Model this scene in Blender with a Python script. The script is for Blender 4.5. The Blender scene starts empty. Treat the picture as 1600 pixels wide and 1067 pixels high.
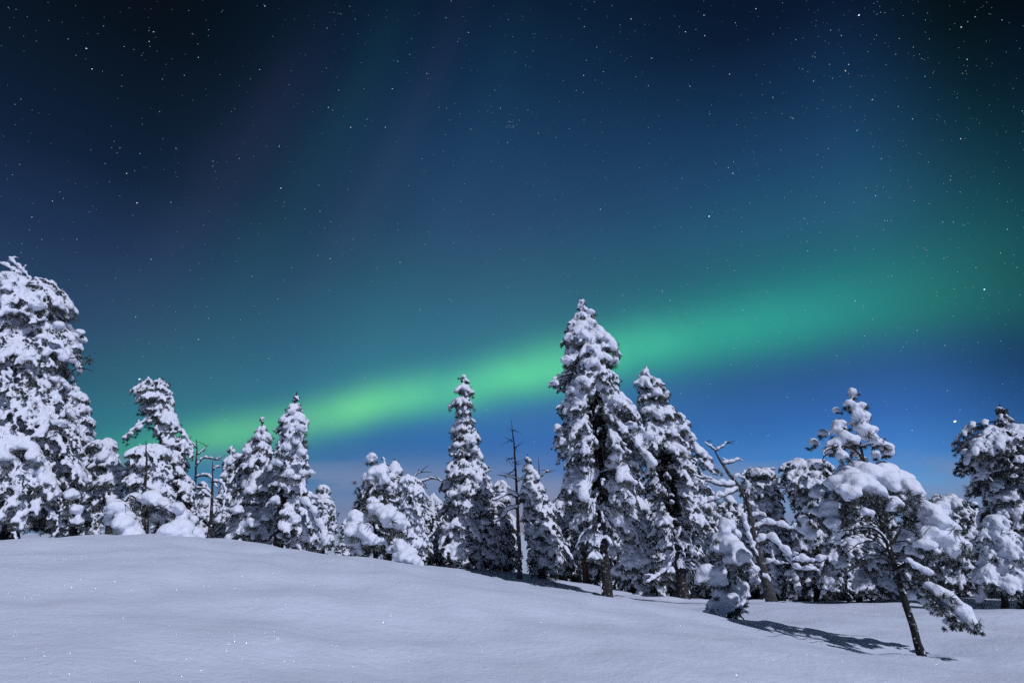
import bpy, bmesh, math, random
import numpy as np
from mathutils import Vector
sc = bpy.context.scene
COL = sc.collection

# ------------------------------------------------------------------ camera, light, exposure
F = 889.0                      # focal length in photo pixels (1600 wide) = a 20 mm lens
PITCH = math.radians(18.5)
CAMZ = 1.5
cam_d = bpy.data.cameras.new('camera'); cam_d.lens = 36 * F / 1600; cam_d.sensor_width = 36
cam_d.clip_start = 0.05; cam_d.clip_end = 30000
cam = bpy.data.objects.new('camera', cam_d); COL.objects.link(cam)
cam.location = (0, 0, CAMZ); cam.rotation_euler = (math.pi / 2 + PITCH, 0, 0)
sc.camera = cam
sc.view_settings.view_transform = 'Standard'; sc.view_settings.look = 'None'
sc.view_settings.gamma = 1.0; sc.view_settings.exposure = 0.0
sc.cycles.use_denoising = False
sc.cycles.max_bounces = 6; sc.cycles.diffuse_bounces = 3; sc.cycles.glossy_bounces = 2
sc.cycles.transmission_bounces = 2; sc.cycles.transparent_max_bounces = 4

MOON_AZ = (0.60, -0.80)        # where the moon stands (right, behind the camera)
MOON_EL = math.radians(44)
md = bpy.data.lights.new('moonlight', 'SUN'); md.energy = 2.8; md.angle = math.radians(0.5)
md.color = (0.83, 0.86, 1.0)
moon = bpy.data.objects.new('moonlight', md); COL.objects.link(moon)
_n = math.hypot(*MOON_AZ)
moon_dir = Vector((MOON_AZ[0] / _n * math.cos(MOON_EL), MOON_AZ[1] / _n * math.cos(MOON_EL), math.sin(MOON_EL)))
moon.rotation_euler = moon_dir.to_track_quat('Z', 'Y').to_euler(); moon.location = (20, -20, 30)

def ray(px, py):
    r = (px - 800) / F; u = (533.5 - py) / F
    return np.array([r, math.cos(PITCH) - u * math.sin(PITCH), math.sin(PITCH) + u * math.cos(PITCH)])
def P(px, py, Y):
    d = ray(px, py); t = Y / d[1]
    return np.array([d[0] * t, Y, CAMZ + d[2] * t])
def mpp(Y, py=750):            # metres per photo pixel at a distance
    d = ray(800, py); return Y / d[1] / F
def azel(px, py):
    d = ray(px, py); d = d / np.linalg.norm(d)
    return math.atan2(d[0], d[1]), math.asin(d[2])
def lin(r, g, b, k=1.0):
    f = lambda c: (c / 255 / 12.92 if c / 255 < 0.04045 else ((c / 255 + 0.055) / 1.055) ** 2.4) * k
    return (f(r), f(g), f(b), 1.0)

# ------------------------------------------------------------------ sky (world)
world = bpy.data.worlds.new('World'); sc.world = world; world.use_nodes = True
WT = world.node_tree; WN = WT.nodes; WL = WT.links
for n in list(WN): WN.remove(n)
class NT:
    def __init__(s, tree): s.t = tree; s.n = tree.nodes; s.l = tree.links
    def put(s, sock, v):
        if isinstance(v, (int, float)): sock.default_value = v
        elif isinstance(v, (tuple, list)): sock.default_value = v
        else: s.l.new(v, sock)
    def m(s, op, a, b=0.0, c=None, clamp=False):
        n = s.n.new('ShaderNodeMath'); n.operation = op; n.use_clamp = clamp
        s.put(n.inputs[0], a); s.put(n.inputs[1], b)
        if c is not None: s.put(n.inputs[2], c)
        return n.outputs[0]
    def vm(s, op, a, b=(0, 0, 0)):
        n = s.n.new('ShaderNodeVectorMath'); n.operation = op
        s.put(n.inputs[0], a)
        if op == 'SCALE': s.put(n.inputs['Scale'], b)
        elif op != 'NORMALIZE': s.put(n.inputs[1], b)
        return n.outputs[0]
    def xyz(s, x, y, z):
        n = s.n.new('ShaderNodeCombineXYZ')
        for i, v in enumerate((x, y, z)): s.put(n.inputs[i], v)
        return n.outputs[0]
    def sep(s, v):
        n = s.n.new('ShaderNodeSeparateXYZ'); s.put(n.inputs[0], v); return n.outputs
    def ramp(s, fac, stops, interp='LINEAR'):
        n = s.n.new('ShaderNodeValToRGB'); e = n.color_ramp.elements; n.color_ramp.interpolation = interp
        stops = sorted(stops, key=lambda q: q[0])
        while len(e) < len(stops): e.new(0.5)
        for el, (p, c) in zip(e, stops): el.position = min(max(p, 0), 1)
        for el, (p, c) in zip(e, stops): el.position = min(max(p, 0), 1); el.color = c if len(c) == 4 else (*c, 1)
        s.put(n.inputs[0], fac); return n.outputs[0]
    def mix(s, fac, a, b, mode='MIX'):
        n = s.n.new('ShaderNodeMix'); n.data_type = 'RGBA'; n.blend_type = mode
        s.put(n.inputs[0], fac); s.put(n.inputs[6], a); s.put(n.inputs[7], b); return n.outputs[2]
    def noise(s, vec, scale, detail=2.0, rough=0.5, col=False):
        n = s.n.new('ShaderNodeTexNoise'); n.inputs['Scale'].default_value = scale
        n.inputs['Detail'].default_value = detail; n.inputs['Roughness'].default_value = rough
        if vec is not None: s.put(n.inputs['Vector'], vec)
        return n.outputs['Color' if col else 'Fac']
    def smooth(s, v, a, b):
        n = s.n.new('ShaderNodeMapRange'); n.interpolation_type = 'SMOOTHSTEP'
        s.put(n.inputs[0], v); n.inputs[1].default_value = a; n.inputs[2].default_value = b; return n.outputs[0]
G = NT(WT)
tc = WN.new('ShaderNodeTexCoord')
dx, dy, dz = G.sep(tc.outputs['Generated'])
AZ = G.m('ARCTAN2', dx, dy); EL = G.m('ARCSINE', dz)
elf = G.m('DIVIDE', EL, math.radians(70))
def col_ramp(px, stops):       # a vertical run of sky colours, given where they stand in the sky
    return G.ramp(elf, [(azel(px, y)[1] / math.radians(70), lin(*c)) for y, c in stops], 'EASE' if 0 else 'LINEAR')
left = col_ramp(150, [(-250, (4, 10, 18)), (0, (7, 17, 29)), (120, (10, 25, 42)), (250, (14, 33, 58)), (380, (27, 50, 84)), (500, (38, 68, 102)), (600, (40, 88, 116)), (680, (40, 110, 135)), (740, (50, 120, 160)), (800, (90, 125, 165))])
mid = col_ramp(780, [(-250, (5, 16, 30)), (0, (8, 30, 54)), (120, (14, 44, 76)), (240, (25, 58, 96)), (350, (36, 68, 106)), (440, (42, 84, 116)), (540, (48, 104, 138)), (620, (50, 112, 162)), (690, (48, 106, 172)), (740, (72, 116, 172)), (780, (105, 130, 170)), (830, (125, 125, 150))])
right = col_ramp(1300, [(-250, (3, 8, 18)), (0, (7, 22, 48)), (120, (14, 42, 78)), (240, (24, 62, 102)), (340, (33, 80, 115)), (430, (30, 88, 112)), (520, (40, 86, 122)), (590, (40, 88, 146)), (650, (44, 102, 174)), (710, (60, 126, 198)), (760, (90, 150, 205)), (830, (130, 150, 185))])
edge = col_ramp(1560, [(-250, (2, 5, 10)), (0, (4, 10, 20)), (120, (5, 20, 38)), (260, (10, 38, 58)), (380, (14, 54, 68)), (480, (16, 58, 76)), (570, (20, 60, 96)), (650, (28, 76, 130)), (720, (50, 100, 158)), (780, (110, 135, 170)), (830, (125, 135, 165))])
a150, a780, a1300, a1560 = azel(150, 400)[0], azel(780, 300)[0], azel(1300, 350)[0], azel(1570, 350)[0]
sky = G.mix(G.smooth(AZ, a150, a780), left, mid)
sky = G.mix(G.smooth(AZ, a780, a1300), sky, right)
sky = G.mix(G.smooth(AZ, a1300 + 0.02, a1560 + 0.03), sky, edge)
# faint tall rays, standing up from the band
rays = G.noise(G.xyz(G.m('MULTIPLY_ADD', EL, 0.55, AZ), 0.3, G.m('MULTIPLY', EL, 0.25)), 5.5, 3.0, 0.55)
rays2 = G.noise(G.xyz(G.m('MULTIPLY_ADD', EL, 0.5, AZ), 4.3, G.m('MULTIPLY', EL, 0.3)), 3.2, 2.0, 0.5)
sky = G.mix(1.0, sky, G.mix(rays, (0.92, 0.93, 0.94, 1), (1.09, 1.09, 1.07, 1)), 'MULTIPLY')
sky = G.mix(G.smooth(rays2, 0.42, 0.7), sky, G.mix(1.0, sky, (1.14, 1.0, 1.03, 1), 'MULTIPLY'))
# the aurora band: an arc climbing to the right, sharp below, soft above
pk = [azel(*q) for q in [(150, 708), (300, 688), (420, 668), (560, 640), (700, 611), (850, 578), (1000, 547), (1150, 517), (1300, 490), (1450, 462), (1600, 438)]]
c3, c2, c1, c0 = np.polyfit([a for a, e in pk], [e for a, e in pk], 3)
elc = G.m('ADD', G.m('MULTIPLY', G.m('ADD', G.m('MULTIPLY', G.m('MULTIPLY_ADD', AZ, float(c3), float(c2)), AZ), float(c1)), AZ), float(c0))
wob = G.m('MULTIPLY', G.m('SUBTRACT', G.noise(G.xyz(AZ, 0.0, 0.7), 3.0, 2.0), 0.5), 0.03)
d = G.m('SUBTRACT', G.m('SUBTRACT', EL, elc), wob)
azn = G.m('MULTIPLY_ADD', AZ, 1 / math.radians(100), 0.5)      # -50..50 deg -> 0..1
def an(px, py): return azel(px, py)[0] / math.radians(100) + 0.5
su = G.m('MULTIPLY_ADD', azn, 0.05, 0.018); sl = G.m('MULTIPLY_ADD', azn, 0.03, 0.024)
def gauss(d, s):
    q = G.m('DIVIDE', d, s); return G.m('EXPONENT', G.m('MULTIPLY', G.m('MULTIPLY', q, q), -1.0))
up = gauss(G.m('MAXIMUM', d, 0.0), su); dn = gauss(G.m('MINIMUM', d, 0.0), sl)
band = G.m('MULTIPLY', up, dn)
glow = G.m('MULTIPLY', G.m('EXPONENT', G.m('MULTIPLY', G.m('MAXIMUM', d, 0.0), -9.0)), dn)
bc = G.ramp(azn, [(0.0, lin(30, 80, 100)), (an(60, 720), lin(40, 120, 125)), (an(210, 700), lin(60, 160, 135)), (an(340, 680), lin(92, 190, 146)), (an(550, 640), lin(104, 208, 154)), (an(690, 610), lin(86, 200, 162)), (an(860, 575), lin(92, 210, 160)), (an(980, 550), lin(68, 196, 162)), (an(1130, 520), lin(48, 170, 152)), (an(1290, 490), lin(40, 154, 144)), (an(1450, 462), lin(34, 118, 112)), (an(1600, 440), lin(24, 78, 84)), (1.0, lin(20, 60, 75))], 'LINEAR')
amp = G.ramp(azn, [(0.0, (0, 0, 0)), (an(60, 720), (.25, .25, .25)), (an(210, 700), (.7, .7, .7)), (an(340, 680), (.76, .76, .76)), (an(450, 662), (.66, .66, .66)), (an(570, 640), (.92, .92, .92)), (an(690, 612), (.66, .66, .66)), (an(830, 582), (.86, .86, .86)), (an(960, 555), (.72, .72, .72)), (an(1130, 520), (.74, .74, .74)), (an(1450, 462), (.66, .66, .66)), (an(1600, 440), (.6, .6, .6)), (1.0, (0, 0, 0))])
patch = G.m('MULTIPLY_ADD', G.noise(G.xyz(G.m('MULTIPLY_ADD', EL, 0.6, AZ), G.m('MULTIPLY', EL, .9), 2.2), 7.0, 3.0), 0.9, 0.55)
band = G.m('MULTIPLY', G.m('MULTIPLY', band, patch), amp, clamp=True)
teal = G.mix(G.smooth(azn, 0.3, 0.75), lin(56, 140, 144), lin(38, 128, 130))
sky = G.mix(G.m('MULTIPLY', G.m('MULTIPLY', glow, amp), 0.8), sky, teal)
def tall_ray(p, q, wid, colr, k):
    (a1, e1), (a2, e2) = azel(*p), azel(*q); sl_ = (a2 - a1) / (e2 - e1)
    off = G.m('SUBTRACT', G.m('MULTIPLY_ADD', EL, -sl_, AZ), a1 - sl_ * e1)
    f_ = G.m('MULTIPLY', gauss(off, wid), G.m('MULTIPLY', G.smooth(EL, e1 - .12, e1 + .1), G.m('SUBTRACT', 1.0, G.smooth(EL, e2 - .1, e2 + .2))))
    return G.vm('SCALE', colr[:3], G.m('MULTIPLY', f_, k))
for p, q, wid, colr, k in [((230, 440), (450, 130), .055, lin(62, 44, 84), .11), ((350, 470), (600, 60), .05, lin(20, 70, 60), .12), ((480, 460), (700, 60), .04, lin(60, 50, 76), .09), ((640, 470), (800, 60), .05, lin(16, 52, 56), .1)]:
    sky = G.mix(1.0, sky, tall_ray(p, q, wid, colr, k), 'ADD')
sky = G.mix(band, sky, bc)
# thin low cloud near the horizon, some of it warm from a far glow
cn = G.noise(G.xyz(G.m('MULTIPLY', AZ, 1.6), 1.3, G.m('MULTIPLY', EL, 9.0)), 2.6, 4.0, 0.55)
cm = G.m('MULTIPLY', G.smooth(cn, 0.38, 0.6), G.m('SUBTRACT', 1.0, G.smooth(EL, 0.075, 0.135)))
warm = gauss(G.m('SUBTRACT', AZ, 0.0), 0.16)
cc = G.mix(G.m('MULTIPLY', warm, G.m('SUBTRACT', 1.0, G.smooth(EL, 0.02, 0.09))), lin(118, 136, 172), lin(148, 140, 166))
sky = G.mix(G.m('MULTIPLY', cm, 0.8), sky, cc)
# below the horizon: snow-lit dusk
sky = G.mix(G.smooth(EL, -0.25, -0.01), lin(45, 60, 95), sky)
hs = WN.new('ShaderNodeHueSaturation'); hs.inputs['Saturation'].default_value = 0.98; WL.new(sky, hs.inputs['Color']); sky = hs.outputs[0]
bg = WN.new('ShaderNodeBackground'); bg.inputs['Strength'].default_value = 1.0
WL.new(sky, bg.inputs['Color'])
wo = WN.new('ShaderNodeOutputWorld'); WL.new(bg.outputs[0], wo.inputs[0])

# ------------------------------------------------------------------ materials
def new_mat(name):
    m = bpy.data.materials.new(name); m.use_nodes = True
    n = m.node_tree.nodes
    return m, NT(m.node_tree), n['Principled BSDF'], n['Material Output']
def glint(g, tex, nrm, bsdf, out, scale, prob, fac):
    v = g.n.new('ShaderNodeTexVoronoi'); v.inputs['Scale'].default_value = scale; g.put(v.inputs['Vector'], tex)
    rnd = g.vm('MULTIPLY', g.vm('SUBTRACT', v.outputs['Color'], (0.5, 0.5, 0.5)), (2.4, 2.4, 1.4))
    nn = g.vm('NORMALIZE', g.vm('ADD', nrm, rnd))
    gl = g.n.new('ShaderNodeBsdfGlossy'); gl.inputs['Roughness'].default_value = 0.2; gl.inputs['Color'].default_value = (1, 1, 1, 1)
    g.put(gl.inputs['Normal'], nn)
    w = g.n.new('ShaderNodeTexWhiteNoise'); g.put(w.inputs['Vector'], v.outputs['Position'])
    k = g.m('MULTIPLY', g.m('LESS_THAN', w.outputs['Value'], prob), g.m('LESS_THAN', v.outputs['Distance'], 0.45))
    mx = g.n.new('ShaderNodeMixShader'); g.put(mx.inputs[0], g.m('MULTIPLY', k, fac))
    g.l.new(bsdf.outputs[0], mx.inputs[1]); g.l.new(gl.outputs[0], mx.inputs[2]); g.l.new(mx.outputs[0], out.inputs[0])
def bump(g, h, dist, strength, nrm=None):
    b = g.n.new('ShaderNodeBump'); b.inputs['Distance'].default_value = dist; b.inputs['Strength'].default_value = strength
    g.put(b.inputs['Height'], h)
    if nrm is not None: g.put(b.inputs['Normal'], nrm)
    return b.outputs[0]
# snow cover of the ground
M_GROUND, g, b, o = new_mat('snow_cover')
t = g.n.new('ShaderNodeTexCoord').outputs['Object']
rip = g.vm('MULTIPLY', t, (1.0, 1.5, 1.0))
n1 = bump(g, g.noise(rip, 1.9, 4.0, 0.6), 0.06, 0.6)
n2 = bump(g, g.noise(t, 12.0, 4.0, 0.6), 0.02, 0.6, n1)
n3 = bump(g, g.noise(t, 60.0, 3.0, 0.65), 0.006, 0.75, n2)
g.put(b.inputs['Normal'], n3)
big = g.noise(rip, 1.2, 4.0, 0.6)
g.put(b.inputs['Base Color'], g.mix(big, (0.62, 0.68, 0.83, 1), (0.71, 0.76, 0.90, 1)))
b.inputs['Roughness'].default_value = 0.55; b.inputs['Specular IOR Level'].default_value = 0.25
geo = g.n.new('ShaderNodeNewGeometry')
glint(g, t, geo.outputs['Normal'], b, o, 165.0, 0.30, g.m('MULTIPLY', g.smooth(g.noise(t, 0.9, 2.0), 0.42, 0.62), 0.14))
# snow on the trees
M_SNOW, g, b, o = new_mat('clinging_snow')
t = g.n.new('ShaderNodeTexCoord').outputs['Object']
n1 = bump(g, g.noise(t, 9.0, 4.0, 0.6), 0.05, 0.6)
n2 = bump(g, g.noise(t, 26.0, 2.0, 0.6), 0.012, 0.5, n1)
g.put(b.inputs['Normal'], n2)
g.put(b.inputs['Base Color'], g.mix(g.noise(t, 5.0, 3.0), (0.71, 0.74, 0.86, 1), (0.81, 0.83, 0.92, 1)))
b.inputs['Roughness'].default_value = 0.6; b.inputs['Specular IOR Level'].default_value = 0.2
# needles
M_NEEDLE, g, b, o = new_mat('pine_needles')
t = g.n.new('ShaderNodeTexCoord').outputs['Object']
cn_ = g.ramp(g.noise(t, 7.0, 3.0), [(0.3, (0.022, 0.034, 0.024, 1)), (0.55, (0.04, 0.055, 0.036, 1)), (0.72, (0.06, 0.066, 0.045, 1))])
frost = g.smooth(g.noise(t, 24.0, 3.0, 0.6), 0.47, 0.66)
g.put(b.inputs['Base Color'], g.mix(g.m('MULTIPLY', frost, 0.75), cn_, (0.45, 0.47, 0.52, 1)))
b.inputs['Roughness'].default_value = 0.7
# bark
def bark(name, c1, c2, frosty):
    M, g, b, o = new_mat(name)
    t = g.n.new('ShaderNodeTexCoord').outputs['Object']
    st = g.vm('MULTIPLY', t, (1.0, 1.0, 0.35))
    v = g.noise(st, 22.0, 5.0, 0.65)
    cb = g.mix(g.smooth(v, 0.35, 0.65), c1, c2)
    fr = g.smooth(g.noise(t, 11.0, 4.0, 0.65), 0.58, 0.66)
    g.put(b.inputs['Base Color'], g.mix(g.m('MULTIPLY', fr, frosty), cb, (0.7, 0.72, 0.78, 1)))
    g.put(b.inputs['Normal'], bump(g, v, 0.03, 0.9)); b.inputs['Roughness'].default_value = 0.85
    return M
M_BARK = bark('dark_bark', (0.008, 0.007, 0.007, 1), (0.024, 0.019, 0.018, 1), 0.45)
M_RED = bark('red_pine_bark', (0.05, 0.022, 0.013, 1), (0.16, 0.07, 0.04, 1), 0.25)
M_GREY = bark('grey_dead_wood', (0.022, 0.020, 0.021, 1), (0.075, 0.068, 0.07, 1), 0.45)
M_STAR, g, b, o = new_mat('star_light')
em = g.n.new('ShaderNodeEmission'); at = g.n.new('ShaderNodeAttribute'); at.attribute_name = 'star_colour'
g.l.new(at.outputs['Color'], em.inputs['Color']); em.inputs['Strength'].default_value = 1.0
g.l.new(em.outputs[0], o.inputs[0]); M_STAR.cycles.emission_sampling = 'NONE'

# ------------------------------------------------------------------ mesh helpers
def mesh_np(name, V, polys, mats, mi=None, smooth=True):
    """V (n,3); polys = list of (m,k) index arrays"""
    me = bpy.data.meshes.new(name)
    V = np.asarray(V, np.float32); polys = [np.asarray(p, np.int32) for p in polys if len(p)]
    tot = np.concatenate([np.full(len(p), p.shape[1], np.int32) for p in polys])
    idx = np.concatenate([p.ravel() for p in polys])
    me.vertices.add(len(V)); me.vertices.foreach_set('co', V.ravel())
    me.loops.add(len(idx)); me.loops.foreach_set('vertex_index', idx)
    me.polygons.add(len(tot))
    st = np.zeros(len(tot), np.int32); st[1:] = np.cumsum(tot)[:-1]
    me.polygons.foreach_set('loop_start', st)
    if smooth: me.polygons.foreach_set('use_smooth', np.ones(len(tot), bool))
    for m in mats: me.materials.append(m)
    if mi is not None: me.polygons.foreach_set('material_index', np.asarray(mi, np.int32))
    me.update(calc_edges=True); me.validate()
    return me
def link(name, me, parent=None, loc=(0, 0, 0)):
    ob = bpy.data.objects.new(name, me); COL.objects.link(ob); ob.location = loc
    if parent is not None: ob.parent = parent
    return ob
_bm = bmesh.new(); bmesh.ops.create_icosphere(_bm, subdivisions=2, radius=1)
_bm.verts.ensure_lookup_table()
ICO_V = np.array([v.co[:] for v in _bm.verts]); ICO_F = np.array([[v.index for v in f.verts] for f in _bm.faces]); _bm.free()
def blobs_mesh(B, grow=0.0):
    """B rows: x y z rx ry rz  or  x y z dx dy dz half-length half-width half-thickness"""
    B = np.array([list(b) if len(b) == 9 else [b[0], b[1], b[2], 1, 0, 0, b[3], b[4], b[5]] for b in B], float)
    B[:, 6:] += grow
    d = B[:, 3:6]; d = d / (np.linalg.norm(d, axis=1)[:, None] + 1e-9)
    sd = np.cross(np.array([0, 0, 1.0]), d); nn = np.linalg.norm(sd, axis=1)[:, None]
    sd = np.where(nn > 1e-3, sd / (nn + 1e-9), np.array([[0, 1.0, 0]])); w = np.cross(d, sd)
    V = B[:, None, :3] + ICO_V[None, :, :1] * (d * B[:, 6:7])[:, None] + ICO_V[None, :, 1:2] * (sd * B[:, 7:8])[:, None] + ICO_V[None, :, 2:] * (w * B[:, 8:9])[:, None]
    Fc = ICO_F[None] + (np.arange(len(B)) * len(ICO_V))[:, None, None]
    return V.reshape(-1, 3), Fc.reshape(-1, 3)
_tex = {}
def cloud_tex(size):
    if size not in _tex:
        t = bpy.data.textures.new('snow_lumps', 'CLOUDS'); t.noise_scale = size; t.noise_depth = 3; _tex[size] = t
    return _tex[size]
def snow_object(name, B, parent, base, voxel, lump=0.04, lsize=0.16, iters=2, close=0.0):
    V, Fc = blobs_mesh(B, close)
    me = mesh_np(name, V - base, [Fc], [M_SNOW])
    ob = link(name, me)
    r = ob.modifiers.new('r', 'REMESH'); r.mode = 'VOXEL'; r.voxel_size = voxel
    s = ob.modifiers.new('s', 'SMOOTH'); s.factor = 0.5; s.iterations = iters
    if close:
        dc = ob.modifiers.new('c', 'DISPLACE'); dc.strength = -close; dc.mid_level = 0.0
        s2 = ob.modifiers.new('s2', 'SMOOTH'); s2.factor = 0.5; s2.iterations = 1
    dm = ob.modifiers.new('d', 'DISPLACE'); dm.texture = cloud_tex(lsize); dm.strength = lump; dm.mid_level = 0.5
    dm2 = ob.modifiers.new('d2', 'DISPLACE'); dm2.texture = cloud_tex(lsize * 0.35); dm2.strength = lump * 0.4; dm2.mid_level = 0.5
    dg = bpy.context.evaluated_depsgraph_get()
    nm = bpy.data.meshes.new_from_object(ob.evaluated_get(dg))
    ob.modifiers.clear(); ob.data = nm; bpy.data.meshes.remove(me); nm.name = name
    nm.polygons.foreach_set('use_smooth', np.ones(len(nm.polygons), bool))
    if not nm.materials: nm.materials.append(M_SNOW)
    ob.parent = parent
    return ob
def split_clumps(ob, parent, keep=40):
    """separate masses of snow become parts of their own; crumbs stay together"""
    me = ob.data; n = len(me.vertices)
    co = np.empty(n * 3, np.float32); me.vertices.foreach_get('co', co); co = co.reshape(-1, 3)
    ed = np.empty(len(me.edges) * 2, np.int32); me.edges.foreach_get('vertices', ed); ed = ed.reshape(-1, 2)
    lab = np.arange(n)
    while True:                                  # label spreading with pointer jumping
        m_ = np.minimum(lab[ed[:, 0]], lab[ed[:, 1]]); new = lab.copy()
        np.minimum.at(new, ed[:, 0], m_); np.minimum.at(new, ed[:, 1], m_); np.minimum.at(new, lab[ed[:, 0]], m_); np.minimum.at(new, lab[ed[:, 1]], m_)
        new = new[new]
        if (new == lab).all(): break
        lab = new
    ids, cnt = np.unique(lab, return_counts=True)
    if len(ids) < 2: return
    order = ids[np.argsort(-cnt)]
    qs = np.array([p.vertices[:] for p in me.polygons if len(p.vertices) == 4], np.int32).reshape(-1, 4)
    ts = np.array([p.vertices[:] for p in me.polygons if len(p.vertices) == 3], np.int32).reshape(-1, 3)
    small = cnt[np.argsort(-cnt)] < 60
    groups = [[c] for c, sm in zip(order[:keep], small[:keep]) if not sm]
    for c_ in groups:
        sel = np.isin(lab, c_); ix = np.cumsum(sel) - 1
        pol = [ix[q[sel[q[:, 0]]]] for q in (qs, ts) if len(q)]
        if sum(len(p) for p in pol) == 0: continue
        link('snow_clump', mesh_np('snow_clump', co[sel], pol, [M_SNOW]), parent)
    bpy.data.objects.remove(ob); bpy.data.meshes.remove(me)
def tubes(paths, sides=7):
    """paths: list of (points (n,3), radii (n)); returns V, quads"""
    VV, QQ, off = [], [], 0
    ang = np.arange(sides) * 2 * math.pi / sides
    for pts, rad in paths:
        pts = np.asarray(pts, float); n = len(pts)
        tg = np.gradient(pts, axis=0); tg /= np.linalg.norm(tg, axis=1)[:, None] + 1e-9
        ref = np.tile(np.array([0.31, 0.87, 0.38]), (n, 1))
        s = np.cross(tg, ref); s /= np.linalg.norm(s, axis=1)[:, None] + 1e-9
        w = np.cross(tg, s)
        R = np.asarray(rad, float)[:, None, None]
        V = pts[:, None] + R * (np.cos(ang)[None, :, None] * s[:, None] + np.sin(ang)[None, :, None] * w[:, None])
        V = np.vstack([V.reshape(-1, 3), pts[-1:] + tg[-1:] * rad[-1]])
        i = np.arange(n - 1)[:, None] * sides; j = np.arange(sides)[None]; k = (j + 1) % sides
        q = np.stack([i + j, i + k, i + sides + k, i + sides + j], -1).reshape(-1, 4)
        VV.append(V); QQ.append((q + off)); off += len(V)
    return np.vstack(VV), np.vstack(QQ)
def spline(pts, n):
    pts = np.asarray(pts, float); m = len(pts)
    if m == 2:
        t = np.linspace(0, 1, n)[:, None]; return pts[0] * (1 - t) + pts[1] * t
    e = np.vstack([2 * pts[0] - pts[1], pts, 2 * pts[-1] - pts[-2]])
    u = np.linspace(0, m - 1 - 1e-6, n); i = u.astype(int); f = (u - i)[:, None]
    p0, p1, p2, p3 = e[i], e[i + 1], e[i + 2], e[i + 3]
    return 0.5 * (2 * p1 + (p2 - p0) * f + (2 * p0 - 5 * p1 + 4 * p2 - p3) * f ** 2 + (3 * p1 - p0 - 3 * p2 + p3) * f ** 3)
def needles_mesh(C, Rr, D, rng, K=34, w=0.014):
    """tufts: centres, radii, main direction -> triangles"""
    n = len(C)
    u = rng.normal(size=(n, K, 3)); u /= np.linalg.norm(u, axis=2)[..., None]
    d = u * 0.9 + D[:, None] * 0.55; d /= np.linalg.norm(d, axis=2)[..., None]
    st = C[:, None] + u * Rr[:, None, None] * 0.35 * rng.random((n, K, 1))
    L = Rr[:, None, None] * rng.uniform(0.7, 1.15, (n, K, 1))
    s = np.cross(d, rng.normal(size=(n, K, 3))); s /= np.linalg.norm(s, axis=2)[..., None] + 1e-9
    ww = (w * rng.uniform(0.7, 1.4, (n, K, 1)))
    V = np.stack([st - s * ww, st + s * ww, st + d * L + s * ww * 0.5, st + d * L - s * ww * 0.5], 2).reshape(-1, 3)
    return V, np.arange(len(V)).reshape(-1, 4)

# ------------------------------------------------------------------ terrain
CP = []
def cp(px, py, Y): CP.append(P(px, py, Y))
for q in [(-200, 1067, 5.0), (0, 1067, 5.4), (400, 1067, 5.9), (800, 1067, 6.4), (1200, 1067, 7.0), (1600, 1067, 8.0), (1800, 1067, 8.6),
          (0, 960, 7.2), (400, 975, 7.5), (800, 985, 8.6), (1150, 1010, 9.0),
          (-150, 874, 9.6), (0, 874, 9.8), (250, 879, 10.2), (500, 893, 10.6), (700, 915, 11.0), (880, 940, 11.0),
          (-150, 846, 14), (0, 842, 14), (150, 835, 14.5), (250, 836, 14.3), (350, 845, 14.5), (440, 859, 14.8), (540, 869, 15),
          (650, 885, 14.5), (720, 894, 14), (800, 906, 13.5), (880, 919, 13), (1000, 942, 12.4), (1100, 962, 11.8), (1210, 987, 11.2), (1400, 1024, 10.7),
          (690, 884, 27), (780, 893, 27.5), (850, 904, 26.5), (950, 935, 21.8), (1068, 938, 24.5), (1205, 942, 19.5), (1300, 944, 20), (1400, 939, 21), (1500, 936, 21), (1600, 938, 21), (1750, 940, 21),
          (1140, 972, 14), (1440, 1028, 10.66), (1300, 1000, 12.2), (1500, 985, 13.5), (1600, 1005, 11.8), (1380, 960, 16), (1600, 960, 16), (1250, 955, 16)]:
    cp(*q)
for x, y, z in [(0, 0, 0), (-5, 0, 0.45), (5, 0, -0.45), (0, -8, -0.2), (-15, -8, .5), (15, -8, -1.2), (-22, 8, 1.9), (18, 6, -1.2),
                (-14, 20, 1.05), (-8, 20, .75), (-4.5, 20, 0.2), (-18, 28, 0.6), (-9, 29, .0), (-3, 34, -.5), (4, 34, -1.4), (10, 34, -2.3), (20, 34, -2.4), (-25, 18, 1.6), (28, 20, -1.2),
                (0.5, 17.5, -.15), (-3, 18, .2), (3.0, 17, -.65)]:
    CP.append(np.array([x, y, z]))
CP = np.array(CP)
def tps_k(r2): return 0.5 * r2 * np.log(r2 + 1e-9)
_X = CP[:, :2] / 10; _n = len(CP)
_A = np.zeros((_n + 3, _n + 3))
_A[:_n, :_n] = tps_k(((_X[:, None] - _X[None]) ** 2).sum(-1)) + np.eye(_n) * 0.002
_A[:_n, _n] = 1; _A[:_n, _n + 1:] = _X; _A[_n, :_n] = 1; _A[_n + 1:, :_n] = _X.T
_W = np.linalg.solve(_A, np.concatenate([CP[:, 2], np.zeros(3)]))
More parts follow.
